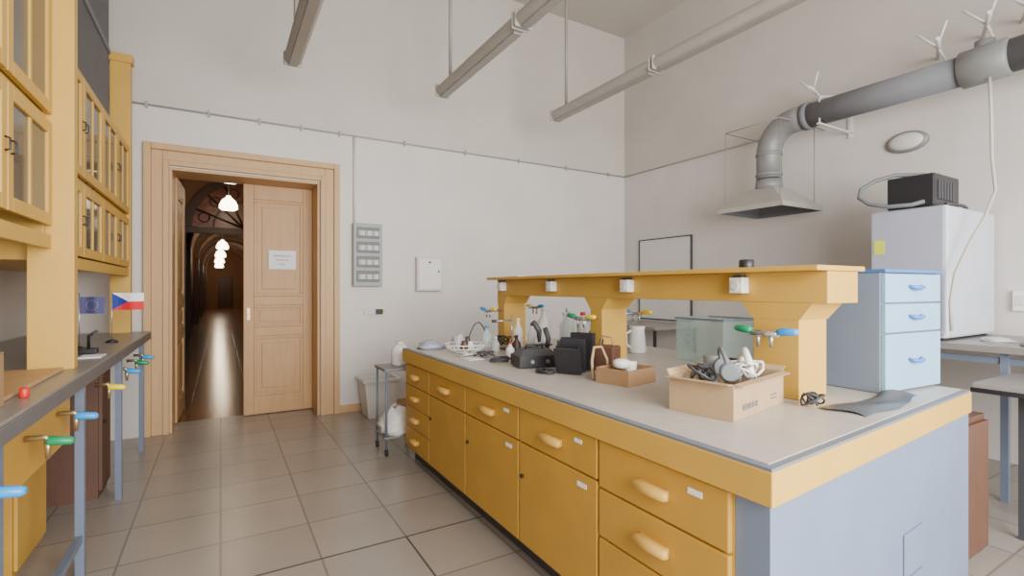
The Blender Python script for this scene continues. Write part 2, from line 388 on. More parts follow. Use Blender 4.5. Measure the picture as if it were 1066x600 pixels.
for i in range(n):
    for jx in range(n):
        u=i/(n-1); q=jx/(n-1)
        wv=.5+.5*math.sin(u*5+q*2)
        x=2.10+.50*u+.02*math.sin(q*6); y=.93+.02*u+(.17-.05*u)*q+.01*math.sin(u*9)
        z=WZ+.003+.022*wv*(q*(1-q)*4)*(.4+u)+(.02*(u>.93))
        v.append((x,y,z))
for i in range(n-1):
    for jx in range(n-1): f.append((i*n+jx,(i+1)*n+jx,(i+1)*n+jx+1,i*n+jx+1))
solo(B().add(v,f,'bag',True),'plastic_sheet','thin dark grey plastic sheet lying beside the blue drawer unit','plastic sheet')

# ---------------------------------------------------------------- boxes and clutter on island
def carton(name,c,rot,L,Wd,H,m,label,flaps=True):
    T=Rz(c,rot); t=.006
    e=thing(name,c,label,'box')
    b=B().box(-L/2,L/2,-Wd/2,Wd/2,.001,t,m,T)
    b.box(-L/2,L/2,-Wd/2,-Wd/2+t,t,H,m,T).box(-L/2,L/2,Wd/2-t,Wd/2,t,H,m,T).box(-L/2,-L/2+t,-Wd/2+t,Wd/2-t,t,H,m,T).box(L/2-t,L/2,-Wd/2+t,Wd/2-t,t,H,m,T)
    b.obj('body',e)
    if flaps:
        for s,ang in ((-1,100),(1,30)):
            Tf=T@Matrix.Translation((0,s*Wd/2,H))@Matrix.Rotation(math.radians(-s*ang),4,'X')
            B().box(-L/2+.004,L/2-.004,-.002,.002,0,.03,m,Tf).obj('flap',e)
        for s,ang in ((-1,85),(1,60)):
            Tf=T@Matrix.Translation((s*L/2,0,H))@Matrix.Rotation(math.radians(s*ang),4,'Y')
            B().box(-.002,.002,-Wd/2+.004,Wd/2-.004,0,.035,m,Tf).obj('flap',e)
    return e,T
def tangle(c,rx,ry,h,n,r,m,seed,turns=5,T=None):
    rnd=random.Random(seed); p1,p2,p3=[rnd.uniform(0,6) for _ in range(3)]
    pts=[]
    for i in range(n*turns):
        a=2*math.pi*i/n
        q=.65+.35*math.sin(a*.37+p1)
        p=Vector((rx*q*math.cos(a+p2)+.25*rx*math.sin(a*.53+p3), ry*q*math.sin(a+p2)+.25*ry*math.cos(a*.41+p1), r+abs(h*math.sin(a*.61+p3))))
        p=(T@p) if T is not None else p+Vector(c)
        pts.append(p)
    return B().tube(pts,r,m,6)
e,T=carton('cardboard_box',(1.815,1.315,WZ),11,.47,.26,.135,'card','open tan cardboard box overfilled with cables and headphones')
b=B()
for i,(x0,ww) in enumerate(((-.16,.022),(-.13,.014),(-.11,.022),(-.08,.02),(-.05,.022))): b.box(x0,x0+ww,-.1315,-.1305,.03,.052,'ink',T)
b.box(.10,.16,-.1315,-.1305,.035,.04,'ink',T).box(.10,.16,-.1315,-.1305,.05,.055,'ink',T)
b.obj('printing',e,'dark printed marks')
hp=T@Matrix.Translation((-.085,-.03,.175))@Matrix.Rotation(math.radians(35),4,'Z')@Matrix.Rotation(math.radians(-15),4,'X')
e2=thing('headphones',T@Vector((-.09,0,.10)),'grey headphones with round ear cups lying in the cardboard box','headphones')
B().tube([hp@Vector((.075*math.cos(math.pi*k/14),0,.075*math.sin(math.pi*k/14))) for k in range(15)],.009,'hose',8).obj('headband',e2)
for s in (-1,1): B().tube([hp@Vector((s*.085,0,-.01)),hp@Vector((s*.075,0,-.01)),hp@Vector((s*.05,0,-.01))],[.03,.040,.036],'hose',20).obj('ear_cup',e2,'grey padded ear cup')
solo(B().tube([T@Vector((.0,.07,.01)),T@Vector((.01,.08,.20))],.03,'galv',18),'metal_roll','grey metal cylinder standing in the cardboard box','roll')
pts=[T@Vector(p) for p in ((.05,-.07,.06),(.04,-.08,.13),(.05,-.06,.20),(.09,-.03,.225),(.13,.0,.20),(.14,.01,.14),(.13,.02,.08))]
solo(B().tube(pts,.015,'white',10),'white_hose','thick white curved hose arching out of the cardboard box','hose')
for k,(px,py,sd,mm) in enumerate(((.08,.0,3,'whose'),(-.12,.05,5,'dark'),(.12,-.03,9,'white'),(.02,-.05,12,'offw'),(.15,.03,15,'black'))):
    Tt=T@Matrix.Translation((px,py,.11))
    solo(tangle(None,.058,.05,.06,10,.0055,mm,sd,4,Tt),'cable','tangled thin cable piled in the cardboard box','cable','cables in the cardboard box')
for k,(x,y,rx,ry,h,mm) in enumerate(((2.07,1.54,.07,.06,.12,'black'),(1.96,1.62,.08,.06,.06,'wood'),(2.10,1.13,.04,.04,.05,'dark'),(2.08,1.66,.06,.05,.10,'red'))):
    solo(tangle((x,y,WZ),rx,ry,h,12,.0045,mm,21+k,5),'cable','thin cable spilling over the worktop by the yellow post','cable','cables beside the yellow post')
for k,(mm,dy) in enumerate((('white',-.04),('card2',.02),('black',.06))):
    pts=[T@Vector(p) for p in ((.16,dy,.12),(.20,dy,.17),(.245,dy,.165),(.285,dy,.12),(.30,dy+.01,.05),(.31,dy+.03,.008),(.34,dy+.06,.007))]
    solo(B().tube(pts,.0045,mm,6),'lead','thin lead hanging over the edge of the cardboard box','cable','leads spilling from the cardboard box')

e,T=carton('cardboard_tray',(1.82,1.92,WZ),11,.24,.2,.08,'card2','shallow brown cardboard tray with small supplies',False)
solo(B().lathe([(.03,0),(.036,.09),(.034,.095)],T@Vector((.05,.01,.007)),'white',16),'paper_cup','white cup in the brown cardboard tray','cup')
solo(B().lathe([(.022,0),(.045,.01),(.045,.04),(.022,.05)],T@Vector((-.01,.02,.07)),'white',20),'tape_roll','white roll of tape in the brown cardboard tray','tape')
solo(tangle(None,.04,.04,.03,10,.006,'offw',31,3,T@Matrix.Translation((-.05,-.03,.02))),'cord','white cord bundle in the brown cardboard tray','cord')
b=B().tube([(1.70,2.04,WZ+.006),(1.70,2.05,WZ+.10),(1.73,2.07,WZ+.17),(1.79,2.08,WZ+.17),(1.83,2.08,WZ+.10),(1.84,2.08,WZ+.006)],.008,'card',8)
solo(b,'curved_handle','tan curved wooden handle standing on the worktop','handle')

e=thing('power_supply',(1.70,2.60,WZ),'black electrical device with dials and a carrying grip','device')
T=Rz((1.70,2.60,WZ),-12)
b=B(); b.prism([(-.13,-.08),(.13,-.08),(.13,.1),(-.13,.1)],.005,.075,'black',T)
b.add([(-.12,-.07,.075),(.12,-.07,.075),(.12,.09,.075),(-.12,.09,.075),(-.09,-.03,.11),(.09,-.03,.11),(.09,.07,.11),(-.09,.07,.11)],[(0,1,5,4),(1,2,6,5),(2,3,7,6),(3,0,4,7),(4,5,6,7)],'dark',False,T)
for sx in (-.1,.1):
    for sy in (-.06,.08): b.box(sx-.01,sx+.01,sy-.01,sy+.01,0,.005,'dark',T)
b.obj('body',e,bevel=.006)
for x in (-.05,.05): B().tube([T@Vector((x,-.08,.04)),T@Vector((x,-.09,.04))],.012,'galv',14).obj('dial',e,'grey round dial')
B().tube([T@Vector((-.06,.02,.11)),T@Vector((-.05,.02,.135)),T@Vector((.05,.02,.135)),T@Vector((.06,.02,.11))],.007,'black',8).obj('handle',e)
g='upright black folders on the worktop'
for k,(x,y,rz,tl,h) in enumerate(((1.71,2.26,32,-18,.16),(1.77,2.30,44,-9,.20),(1.85,2.32,25,2,.22))):
    e=thing('folder',(x,y,WZ),'black upright folder leaning on the worktop' ,'folder',g)
    T=Rz((x,y,WZ+.004),rz)@Matrix.Rotation(math.radians(tl),4,'Y')
    B().box(-.022,-.018,-.07,.07,.006,h,'black',T).box(.014,.018,-.07,.07,.006,h,'black',T).box(-.022,.018,-.074,-.07,.006,h,'black',T).obj('cover',e)
    B().box(-.016,.012,-.068,.06,.01,h-.01,'dark',T).obj('pages',e)
e=thing('tool_case',(1.98,2.25,WZ),'brown leather case with a curved handle','case')
T=Rz((1.98,2.25,WZ),20)
B().prism([(-.05,-.07),(.05,-.07),(.05,.07),(-.05,.07)],.001,.15,'wood',T).obj('body',e,bevel=.012)
B().tube([T@Vector((0,-.045,.15)),T@Vector((0,-.03,.2)),T@Vector((0,.03,.2)),T@Vector((0,.045,.15))],.007,'card',8).obj('handle',e)
def bottle(x,y,h,r,m,cap,label,grp=None):
    e=thing('bottle',(x,y,WZ),label,'bottle',grp)
    B().lathe([(r*.95,.001),(r,.01),(r,h*.6),(r*.4,h*.78),(r*.35,h*.9)],(x,y,WZ),m,18).obj('body',e)
    B().lathe([(r*.42,h*.9),(r*.42,h)],(x,y,WZ),cap,14).obj('cap',e)
g='reagent bottles behind the shelf posts'
for a in ((2.62,3.2,.24,.05,'clear','blue','clear glass reagent bottle with blue cap'),(2.72,3.4,.28,.055,'white','red','white plastic bottle with red cap'),(2.60,3.5,.28,.05,'clear','white','clear glass reagent bottle with white cap'),(2.8,3.12,.2,.05,'white','white','small white plastic bottle with white cap'),(2.66,2.98,.22,.045,'offw','blue','pale plastic bottle with blue cap'),(2.9,3.35,.26,.06,'clear','red','large clear glass bottle with red cap'),(2.50,3.32,.32,.055,'clear','white','tall clear glass bottle with white cap'),(2.46,3.62,.32,.06,'white','white','tall white plastic bottle with white cap'),(2.54,3.05,.2,.05,'hose','black','grey bottle with black cap'),(2.48,2.86,.25,.045,'clear','yelh','clear bottle with yellow cap'),(2.50,2.70,.2,.04,'white','dark','white bottle with dark cap')): bottle(*a,g)
g='small bottles in front of the shelf posts'
for a in ((1.90,3.18,.13,.03,'offw','red','small pale bottle with red cap'),(2.07,2.40,.17,.03,'dark','black','small dark bottle with black cap'),(2.08,3.22,.22,.04,'clear','dark','clear bottle with dark stopper'),(2.06,3.10,.16,.035,'white','blue','small white bottle with blue cap'),(1.80,3.30,.12,.03,'clear','white','small clear bottle with white cap'),(1.84,3.06,.15,.032,'dkwood','black','small brown glass bottle with black cap'),(1.74,2.98,.11,.03,'white','red','small white jar with red cap'),(2.12,3.5,.24,.04,'white','white','slim white bottle with white cap'),(1.88,3.6,.18,.04,'clear','blue','clear bottle with blue cap')): bottle(*a,g)
e=thing('retort_stand',(2.0,3.4,WZ),'metal retort stand with a horizontal clamp arm','stand')
B().box(1.92,2.08,3.34,3.46,WZ+.001,WZ+.015,'dark').obj('base',e,bevel=.003)
B().tube([(2.0,3.4,WZ+.015),(2.0,3.4,WZ+.28)],.006,'chrome',8).obj('rod',e)
B().tube([(2.0,3.4,WZ+.23),(1.86,3.4,WZ+.23)],.007,'chrome',8).tube([(1.86,3.4,WZ+.23),(1.83,3.42,WZ+.23)],.012,'dark',8).obj('clamp',e)
e=thing('microscope',(1.98,2.96,WZ),'dark and grey laboratory microscope on the worktop','microscope')
B().box(1.90,2.06,2.89,3.03,WZ+.001,WZ+.03,'dark').obj('base',e,bevel=.006)
B().tube([(2.03,2.96,WZ+.03),(2.05,2.96,WZ+.12),(2.02,2.96,WZ+.2)],.018,'dark',10).obj('arm',e)
B().tube([(1.97,2.96,WZ+.10),(1.97,2.96,WZ+.18),(1.92,2.96,WZ+.25)],[.012,.02,.018],'dark',12).obj('eyepiece_tube',e)
B().box(1.92,2.05,2.91,3.01,WZ+.08,WZ+.088,'black').obj('stage',e)
g='cables spread over the worktop'
for k,(x,y,rx,ry,h,mm,lab) in enumerate(((1.84,2.84,.08,.06,.08,'black','black cable heap on the worktop'),(1.60,2.88,.09,.07,.02,'dark','dark grey cable loop on the worktop'),(1.95,2.60,.06,.06,.14,'black','black cable heap beside the device'),(1.99,2.08,.06,.05,.05,'offw','white cable loop on the worktop'),(2.05,3.64,.07,.06,.08,'black','black cable heap beside the shelf post'),(1.89,2.46,.06,.05,.17,'black','black cable heap behind the folders'),(1.62,3.14,.07,.06,.03,'dark','dark cable loop near the wire basket'),(2.0,2.44,.04,.05,.10,'red','thin red lead coiled on the worktop'),(1.60,2.36,.04,.06,.015,'black','black lead lying by the folders'),(1.76,2.78,.05,.05,.05,'whose','pale cable loop behind the device'),(1.52,3.24,.05,.06,.02,'whose','pale cable loop near the worktop edge'))):
    solo(tangle((x,y,WZ),rx,ry,h,12,.005,mm,40+k,5),'cable',lab,'cable',g)
solo(B().box(1.44,1.56,3.02,3.16,WZ+.0005,WZ+.003,'paper',),'paper_sheet','white paper sheet lying near the worktop edge','paper')
e=thing('transformer',(2.06,2.75,WZ),'small grey metal transformer box with black knob','device')
B().box(2.0,2.12,2.68,2.79,WZ+.001,WZ+.13,'hose').obj('body',e,bevel=.006)
B().tube([(2.0,2.74,WZ+.07),(1.98,2.74,WZ+.07)],.018,'black',14).obj('knob',e)
e=thing('jug',(2.72,2.75,WZ),'white plastic jug with spout and handle','jug')
B().lathe([(.06,.001),(.07,.01),(.055,.17),(.06,.2)],(2.72,2.75,WZ),'white',20).obj('body',e)
B().tube([(2.66,2.75,WZ+.17),(2.62,2.76,WZ+.15),(2.62,2.76,WZ+.07),(2.655,2.75,WZ+.04)],.009,'white',8).obj('handle',e)
e=thing('wire_basket',(1.62,3.46,WZ),'round white wire basket with glassware','basket')
b=B()
for r,z in ((.10,.006),(.135,.03),(.155,.06)):
    b.tube([(1.62+r*math.cos(2*math.pi*k/24),3.46+r*math.sin(2*math.pi*k/24),WZ+z) for k in range(25)],.0045,'white',6)
for k in range(24):
    a=2*math.pi*k/24; b.tube([(1.62+r*math.cos(a),3.46+r*math.sin(a),WZ+z) for r,z in ((.02,.004),(.10,.006),(.135,.03),(.155,.06))],.003,'white',5)
b.obj('wires',e)
for dx,dy,h,mm in ((-.04,.03,.09,'clear'),(.03,-.03,.07,'white'),(.04,.04,.1,'dark'),(-.03,-.05,.08,'wood')):
    solo(B().lathe([(.028,0),(.03,h*.5),(.018,h*.8),(.018,h)],(1.62+dx,3.46+dy,WZ+.011),mm,16),'flask','small laboratory flask in the wire basket','flask','flasks in the wire basket')
def crumple(c,r,h,m,name,label,cat):
    v=[];f=[];n=9;mm=14
    for i in range(n):
        th=math.pi/2*i/(n-1)
        for k in range(mm):
            a=2*math.pi*k/mm; q=1+random.uniform(-.2,.2)
            v.append((c[0]+r*math.cos(th)*math.cos(a)*q,c[1]+r*math.cos(th)*math.sin(a)*q,c[2]+.002+h*math.sin(th)*(1+(random.uniform(-.15,.15) if i else 0))))
    for i in range(n-1):
        for k in range(mm): f.append((i*mm+k,i*mm+(k+1)%mm,(i+1)*mm+(k+1)%mm,(i+1)*mm+k))
    f.append(tuple(reversed(range(mm))))
    return solo(B().add(v,f,m,True),name,label,cat)
crumple((1.47,3.80,WZ),.12,.06,'lilac2','plastic_bag','crumpled pale plastic bag on the worktop corner','bag')
crumple((1.72,3.80,WZ),.07,.10,'offw','cloth','bunched white cloth on the worktop','cloth')
pts=[(1.72+.016*i,3.67-.001*i,WZ+.006+.2*math.sin(math.pi*i/14)) for i in range(15)]
solo(B().tube(pts,.005,'black',6),'cable','black cable arching over the worktop','cable')
e=thing('storage_box',(2.85,2.2,WZ),'translucent grey-teal plastic tank with upright sides behind the shelf','storage box')
x0,x1,y0,y1=2.70,3.04,1.99,2.36
def rr(a,z): return [(x0+a,y0+a,z),(x1-a,y0+a,z),(x1-a,y1-a,z),(x0+a,y1-a,z)]
B().add(rr(.003,WZ+.001)+rr(0,WZ+.29),[(3,2,1,0)]+[(i,(i+1)%4,(i+1)%4+4,i+4) for i in range(4)],'mint').obj('body',e)
b=B()
for (a,bb,c,d) in ((x0-.006,x1+.006,y0-.006,y0),(x0-.006,x1+.006,y1,y1+.006),(x0-.006,x0,y0,y1),(x1,x1+.006,y0,y1)): b.box(a,bb,c,d,WZ+.278,WZ+.292,'drawbs')
b.obj('rim',e)

# ---------------------------------------------------------------- left bench
BZ=1.02
e=thing('wall_bench',(-.93,2.8,0),'long grey-topped laboratory bench on blue-grey steel legs','bench')
B().box(-1.34,-.53,.9,5.37,BZ-.012,BZ,'bench').box(-1.34,-.526,.9,5.374,BZ-.065,BZ-.012,'benchedge').obj('bench_top',e,bevel=.002)
for y in (1.0,2.05,3.11,4.15,5.25):
    B().box(-.60,-.565,y-.018,y+.018,0,BZ-.065,'steelb').box(-1.3,-1.265,y-.018,y+.018,0,BZ-.065,'steelb').box(-1.265,-.60,y-.012,y+.012,.9,.94,'steelb').obj('leg',e,'blue-grey square steel leg frame')
B().box(-.596,-.57,1.0,3.11,.18,.212,'steelb').obj('stretcher',e)
for y,c in [(1.87,'blue'),(2.40,'green'),(2.81,'blue'),(3.54,'yelh'),(4.16,'blue'),(4.94,'blue'),(4.6,'green')]:
    t=B().tube([(-.60,y,.86),(-.545,y,.86),(-.535,y,.84)],.011,'brass',8).tube([(-.54,y,.85),(-.54,y,.78)],[.012,.007],'brass',8).obj('tap',e,'brass gas tap')
    sub(B().tube([(-.545,y,.845),(-.535,y,.845),(-.475,y,.837),(-.465,y,.837)],[.012,.018,.015,.009],c,12),'tap_handle',t,e)
g='yellow sloping panels under the wall bench'
for y0,y1 in ((1.2,1.98),(2.12,3.05)):
    d=thing('under_bench_panel',(-.85,(y0+y1)/2,.5),'ochre yellow sloping panel box hanging under the grey bench','panel',g)
    xa=-.62
    B().add([(xa,y0,.90),(xa,y0,.69),(-1.0,y0,.50),(-1.24,y0,.50),(-1.24,y0,.90),(xa,y1,.90),(xa,y1,.69),(-1.0,y1,.50),(-1.24,y1,.50),(-1.24,y1,.90)],[(0,1,2,3,4),(9,8,7,6,5),(0,5,6,1),(1,6,7,2),(2,7,8,3),(3,8,9,4),(4,9,5,0)],'yel').obj('body',d,bevel=.003)
    B().box(xa,xa+.014,y0+.01,y1-.01,.70,.895,'yel2').obj('front_rail',d,bevel=.003)
for y0,y1 in ((4.22,4.52),):
    d=thing('cupboard',(-.98,(y0+y1)/2,0),'dark brown wooden cupboard in shade under the bench','cupboard')
    B().box(-1.24,-.70,y0,y1,0,.84,'dwood').obj('body',d)
    B().box(-.70,-.68,y0+.005,y1-.005,.05,.83,'dwood').obj('door',d,bevel=.003)
    B().tube([(-.68,y0+.06,.5),(-.665,y0+.06,.5)],.012,'black',10).obj('knob',d)
d=thing('wooden_panel',(-.9,3.4,0),'ochre yellow wooden panel box standing under the bench','panel')
B().box(-1.24,-.86,3.25,3.75,0,.55,'yel2').obj('body',d,bevel=.004)
B().box(-.86,-.845,3.27,3.73,.03,.53,'yel').obj('door',d,bevel=.003)
PX=-.59
g='tall yellow uprights standing on the bench'
for (x0,x1,y0,y1,z1) in ((-.755,PX,3.035,3.10,3.75),(-.80,-.66,5.27,5.36,3.36)):
    d=B().box(x0,x1,y0,y1,BZ,z1,'yel')
    if z1<3.5: d.box(x0-.02,x1+.015,y0-.015,y1+.005,z1-.05,z1+.02,'yel')
    solo(d,'upright_post','tall ochre yellow wooden upright standing on the grey bench','post',g,bevel=.004)
def glazed(y0,y1,z0,z1,xf,rows,n,label,muntin):
    e=thing('wall_cabinet',((xf-1.34)/2,(y0+y1)/2,z0),label,'cabinet','glazed yellow wall cabinets')
    b=B(); t=.025; xb=-1.349
    b.box(xb,xf,y0,y0+t,z0,z1,'yel').box(xb,xf,y1-t,y1,z0,z1,'yel').box(xb,xf,y0+t,y1-t,z0,z0+t,'yel').box(xb,xf,y0+t,y1-t,z1-t,z1,'yel').box(xb,xb+.01,y0+t,y1-t,z0+t,z1-t,'bench')
    for a,c in rows[1:]: b.box(xb+.01,xf,y0+t,y1-t,a-.03,a,'yel')
    b.box(xb+.01,xf-.05,y0+t,y1-t,(z0+z1)/2+.2,(z0+z1)/2+.215,'bench')
    b.box(xf,xf+.02,y0,y1,z0-.03,z0+.035,'yel')
    b.obj('body',e,bevel=.003)
    w=(y1-y0)/n; st=.055
    for a,c in rows:
        for i in range(n):
            ya=y0+i*w+.004; yb=y0+(i+1)*w-.004
            d=B().box(xf+.001,xf+.024,ya,ya+st,a+.005,c-.005,'yel').box(xf+.001,xf+.024,yb-st,yb,a+.005,c-.005,'yel').box(xf+.001,xf+.024,ya+st,yb-st,a+.005,a+.06,'yel').box(xf+.001,xf+.024,ya+st,yb-st,c-.06,c-.005,'yel')
            if muntin: d.box(xf+.004,xf+.02,(ya+yb)/2-.012,(ya+yb)/2+.012,a+.06,c-.06,'yel')
            d=d.obj('door',e,bevel=.003)
            sub(B().box(xf+.009,xf+.013,ya+st-.003,yb-st+.003,a+.057,c-.057,'glass'),'glass_pane',d,e)
            hy=yb-st/2 if i%2==0 else ya+st/2
            hz=(a+c)/2
            sub(B().tube([(xf+.024,hy,hz-.025),(xf+.038,hy,hz-.02),(xf+.038,hy,hz+.02),(xf+.024,hy,hz+.025)],.004,'black',8),'handle',d,e,'black bow handle')
    return e
glazed(1.93,3.03,1.61,3.3,-.69,[(1.68,2.16),(2.19,3.26)],2,'tall ochre yellow wall cabinet with glazed doors beside the upright',True)
glazed(3.105,5.265,1.53,2.62,-.69,[(1.57,1.99),(2.02,2.60)],4,'long ochre yellow wall cabinet with two rows of glazed doors',True)
g='binders inside the glazed cabinets'
rnd=random.Random(5)
for i in range(16):
    y=3.16+i*.125; h=rnd.uniform(.2,.3); wdt=rnd.uniform(.04,.09)
    solo(B().box(-1.2,-.86,y,y+wdt,2.0201,2.02+h,rnd.choice(['dwood','offw','hose','dark','bench'])).box(-.86,-.858,y+.01,y+wdt-.01,2.06,2.02+h-.06,'paper'),'binder','upright office binder behind the cabinet glass','binder',g)
e=thing('ventilation_duct',(-1.0,4.0,2.62),'dark grey sheet metal ventilation duct on top of the cabinets','duct')
B().box(-1.3,-.74,3.2,4.85,2.621,5.29,'dark').obj('casing',e)
for z in (3.2,4.0,4.8): B().box(-1.31,-.73,3.19,4.86,z,z+.04,'duct').obj('seam',e,bevel=.004)
e=thing('cardboard_carton',(-.75,1.95,BZ),'light brown cardboard carton on the grey bench','box')
B().box(-.95,-.60,1.75,2.2,BZ+.001,BZ+.17,'card2').obj('body',e,bevel=.003)
B().box(-.95,-.776,1.75,2.2,BZ+.1705,BZ+.175,'card2').box(-.774,-.60,1.75,2.2,BZ+.1705,BZ+.175,'card2').obj('flap',e,bevel=.001)
solo(B().box(-.90,-.62,2.26,3.0,BZ+.001,BZ+.016,'wood2'),'wooden_board','light wooden board lying on the grey bench','board',bevel=.003)
solo(B().lathe([(.012,0),(.014,.006),(.014,.03),(.009,.036)],(-.585,2.33,BZ),'red',16),'red_cap','small red plastic cap on the grey bench','cap')
def flag(x,y,eu):
    e=thing('desk_flag',(x,y,BZ),'small blue desk flag with a ring of yellow stars' if eu else 'small desk flag, white over red with blue triangle','flag','desk flags')
    B().lathe([(.035,.001),(.035,.01),(.01,.02)],(x,y,BZ),'black',18).obj('base',e,'round black base')
    B().tube([(x,y,BZ+.015),(x,y,BZ+.35)],.003,'chrome',8).obj('pole',e)
    W=.18 if not eu else .12; z0=BZ+.225; z1=BZ+.345; zm=(z0+z1)/2
    if eu: z0-=.005; z1-=.02; zm=(z0+z1)/2
    b=B(); n=10
    def wy(s): return y+.012*math.sin(s*7)
    if eu:
        for i in range(n):
            a=i/n;c=(i+1)/n
            b.add([(x+W*a,wy(a),z0),(x+W*c,wy(c),z0),(x+W*c,wy(c),z1),(x+W*a,wy(a),z1)],[(0,1,2,3)],'eublue')
        for k in range(12):
            an=2*math.pi*k/12; sx=.5+.03*math.cos(an)/W; sz=zm+.03*math.sin(an); pv=[]
            for q in range(10):
                rr_=.0035 if q%2==0 else .0016; t=math.pi/2+q*math.pi/5
                px=x+W*sx+rr_*math.cos(t); pv.append((px,wy((px-x)/W)-.0015,sz+rr_*math.sin(t)))
            b.add(pv,[tuple(range(10))],'star')
    else:
        for i in range(n):
            a=i/n;c=(i+1)/n
            ha=max(0,(1-2*a))*.06 if a<.5 else 0; hc=max(0,(1-2*c))*.06 if c<.5 else 0
            b.add([(x+W*a,wy(a),zm+ha),(x+W*c,wy(c),zm+hc),(x+W*c,wy(c),z1),(x+W*a,wy(a),z1)],[(0,1,2,3)],'fwhite')
            b.add([(x+W*a,wy(a),z0),(x+W*c,wy(c),z0),(x+W*c,wy(c),zm-hc),(x+W*a,wy(a),zm-ha)],[(0,1,2,3)],'fred')
            if a<.5: b.add([(x+W*a,wy(a),zm-ha),(x+W*c,wy(c),zm-hc),(x+W*c,wy(c),zm+hc),(x+W*a,wy(a),zm+ha)],[(0,1,2,3)],'fblue')
    b.obj('cloth',e)
flag(-.655,4.40,False); flag(-.75,3.98,True)
solo(B().box(-.66,-.56,3.45,3.6,BZ+.001,BZ+.006,'paper'),'paper_note','white paper note on the grey bench','paper')
solo(B().box(-.80,-.70,3.3,3.55,BZ+.001,BZ+.12,'offw').box(-.70,-.698,3.33,3.52,BZ+.03,BZ+.10,'paper'),'small_box','small off-white carton on the grey bench','box',bevel=.003)
e=thing('desk_stand',(-.66,3.72,BZ),'small black desk stand beside the flags','stand')
B().box(-.70,-.62,3.68,3.76,BZ+.001,BZ+.03,'black').obj('base',e,bevel=.004)
B().tube([(-.66,3.72,BZ+.03),(-.66,3.72,BZ+.10),(-.62,3.70,BZ+.13)],.008,'black',8).obj('arm',e)

# ---------------------------------------------------------------- back wall items
e=thing('conduit_line',(2.4,YB-.02,3.13),'thin white cable conduit running along the wall at height','conduit')
b=B().tube([(-1.3,YB-.014,3.13),(XR-.014,YB-.014,3.13)],.009,'lamp',8)
b.tube([(XR-.014,YB-.014,3.13),(XR-.014,2.75,3.13)],.009,'lamp',8)
b.obj('pipe',e)
for x in (-.6,-.1,.35,.75,1.15,1.9,2.7,3.5,4.3,5.1):
    B().box(x-.01,x+.01,YB-.026,YB-.001,3.10,3.16,'lamp').obj('clip',e)
solo(B().tube([(1.31,YB-.014,3.115),(1.31,YB-.014,2.14)],.014,'offw',8),'vertical_conduit','thin white conduit dropping to the fuse box','conduit')
e=thing('fuse_box',(1.447,YB-.05,1.42),'grey electrical distribution box with four rows of breakers','fuse box')
B().box(1.285,1.61,YB-.09,YB,1.42,2.135,'fuse').obj('body',e,bevel=.006)
for i in range(4):
    z=1.47+.165*i
    r=B().box(1.32,1.575,YB-.1,YB-.088,z,z+.125,'hose').obj('breaker_row',e,'grey framed row of breakers',bevel=.003)
    q=B()
    for k in range(9): q.box(1.332+k*.026,1.354+k*.026,YB-.108,YB-.1,z+.03,z+.085,'offw' if k%3 else 'fuse')
    sub(q,'breaker',r,e,'white circuit breakers')
e=thing('wall_box',(2.19,YB-.05,1.365),'small white metal wall box with a keyhole','wall box')
B().box(2.03,2.355,YB-.09,YB-.001,1.365,1.775,'offw').obj('body',e,bevel=.004)
B().box(2.05,2.335,YB-.1,YB-.09,1.385,1.755,'white').obj('door',e,bevel=.003)
B().tube([(2.30,YB-.108,1.60),(2.30,YB-.1,1.60)],.012,'black',12).box(2.17,2.20,YB-.102,YB-.1,1.70,1.72,'dark').obj('lock',e)
solo(B().box(1.42,1.64,YB-.02,YB-.001,1.09,1.16,'offw').box(1.55,1.63,YB-.04,YB-.02,1.095,1.155,'black').box(1.635,1.66,YB-.03,YB-.001,1.12,1.15,'yelh'),'wall_socket','small socket with a black plug and yellow tag','socket',bevel=.002)
e=thing('waste_bin',(1.50,5.45,0),'pale grey plastic waste bin by the wall','bin')
b=B(); c=(1.5,5.45)
def ring(hx,hy,z): return [(c[0]-hx,c[1]-hy,z),(c[0]+hx,c[1]-hy,z),(c[0]+hx,c[1]+hy,z),(c[0]-hx,c[1]+hy,z)]
b.add(ring(.14,.13,.001)+ring(.19,.17,.42)+ring(.17,.15,.42)+ring(.125,.115,.02),[(3,2,1,0)]+[(i,(i+1)%4,(i+1)%4+4,i+4) for i in range(4)]+[(i+4,(i+1)%4+4,(i+1)%4+8,i+8) for i in range(4)]+[(i+8,(i+1)%4+8,(i+1)%4+12,i+12) for i in range(4)]+[(12,13,14,15)],'offw').obj('body',e)
B().box(1.29,1.71,5.262,5.279,.39,.42,'offw').box(1.29,1.71,5.621,5.638,.39,.42,'offw').box(1.29,1.309,5.279,5.621,.39,.42,'offw').box(1.691,1.71,5.279,5.621,.39,.42,'offw').obj('rim',e,bevel=.003)
e=thing('trolley',(1.33,4.25,0),'small steel trolley with castors beside the island','trolley')
x0,x1,y0,y1=1.19,1.46,4.08,4.36
for x in (x0,x1):
    for y in (y0,y1):
        B().tube([(x,y,.05),(x,y,.72)],.010,'steelb',10).obj('leg',e)
        B().tube([(x-.01,y,.028),(x+.01,y,.028)],.027,'black',14).tube([(x,y,.05),(x,y,.03)],.008,'dark',8).obj('castor',e,'black castor wheel')
B().box(x0-.02,x1+.02,y0-.02,y1+.02,.70,.725,'galv').obj('top_shelf',e,bevel=.004)
B().box(x0-.02,x1+.02,y0-.02,y1+.02,.14,.155,'galv').obj('lower_shelf',e,bevel=.004)
crumple((1.31,4.21,.155),.15,.22,'white','plastic_bag','white plastic bag on the lower trolley shelf','bag')
e=thing('white_canister',(1.36,4.25,.725),'white plastic canister standing on the trolley','canister')
B().lathe([(.07,.001),(.075,.01),(.075,.14),(.04,.18)],(1.36,4.25,.725),'white',20).obj('body',e)
B().lathe([(.035,.18),(.035,.205)],(1.36,4.25,.725),'offw',14).obj('cap',e)
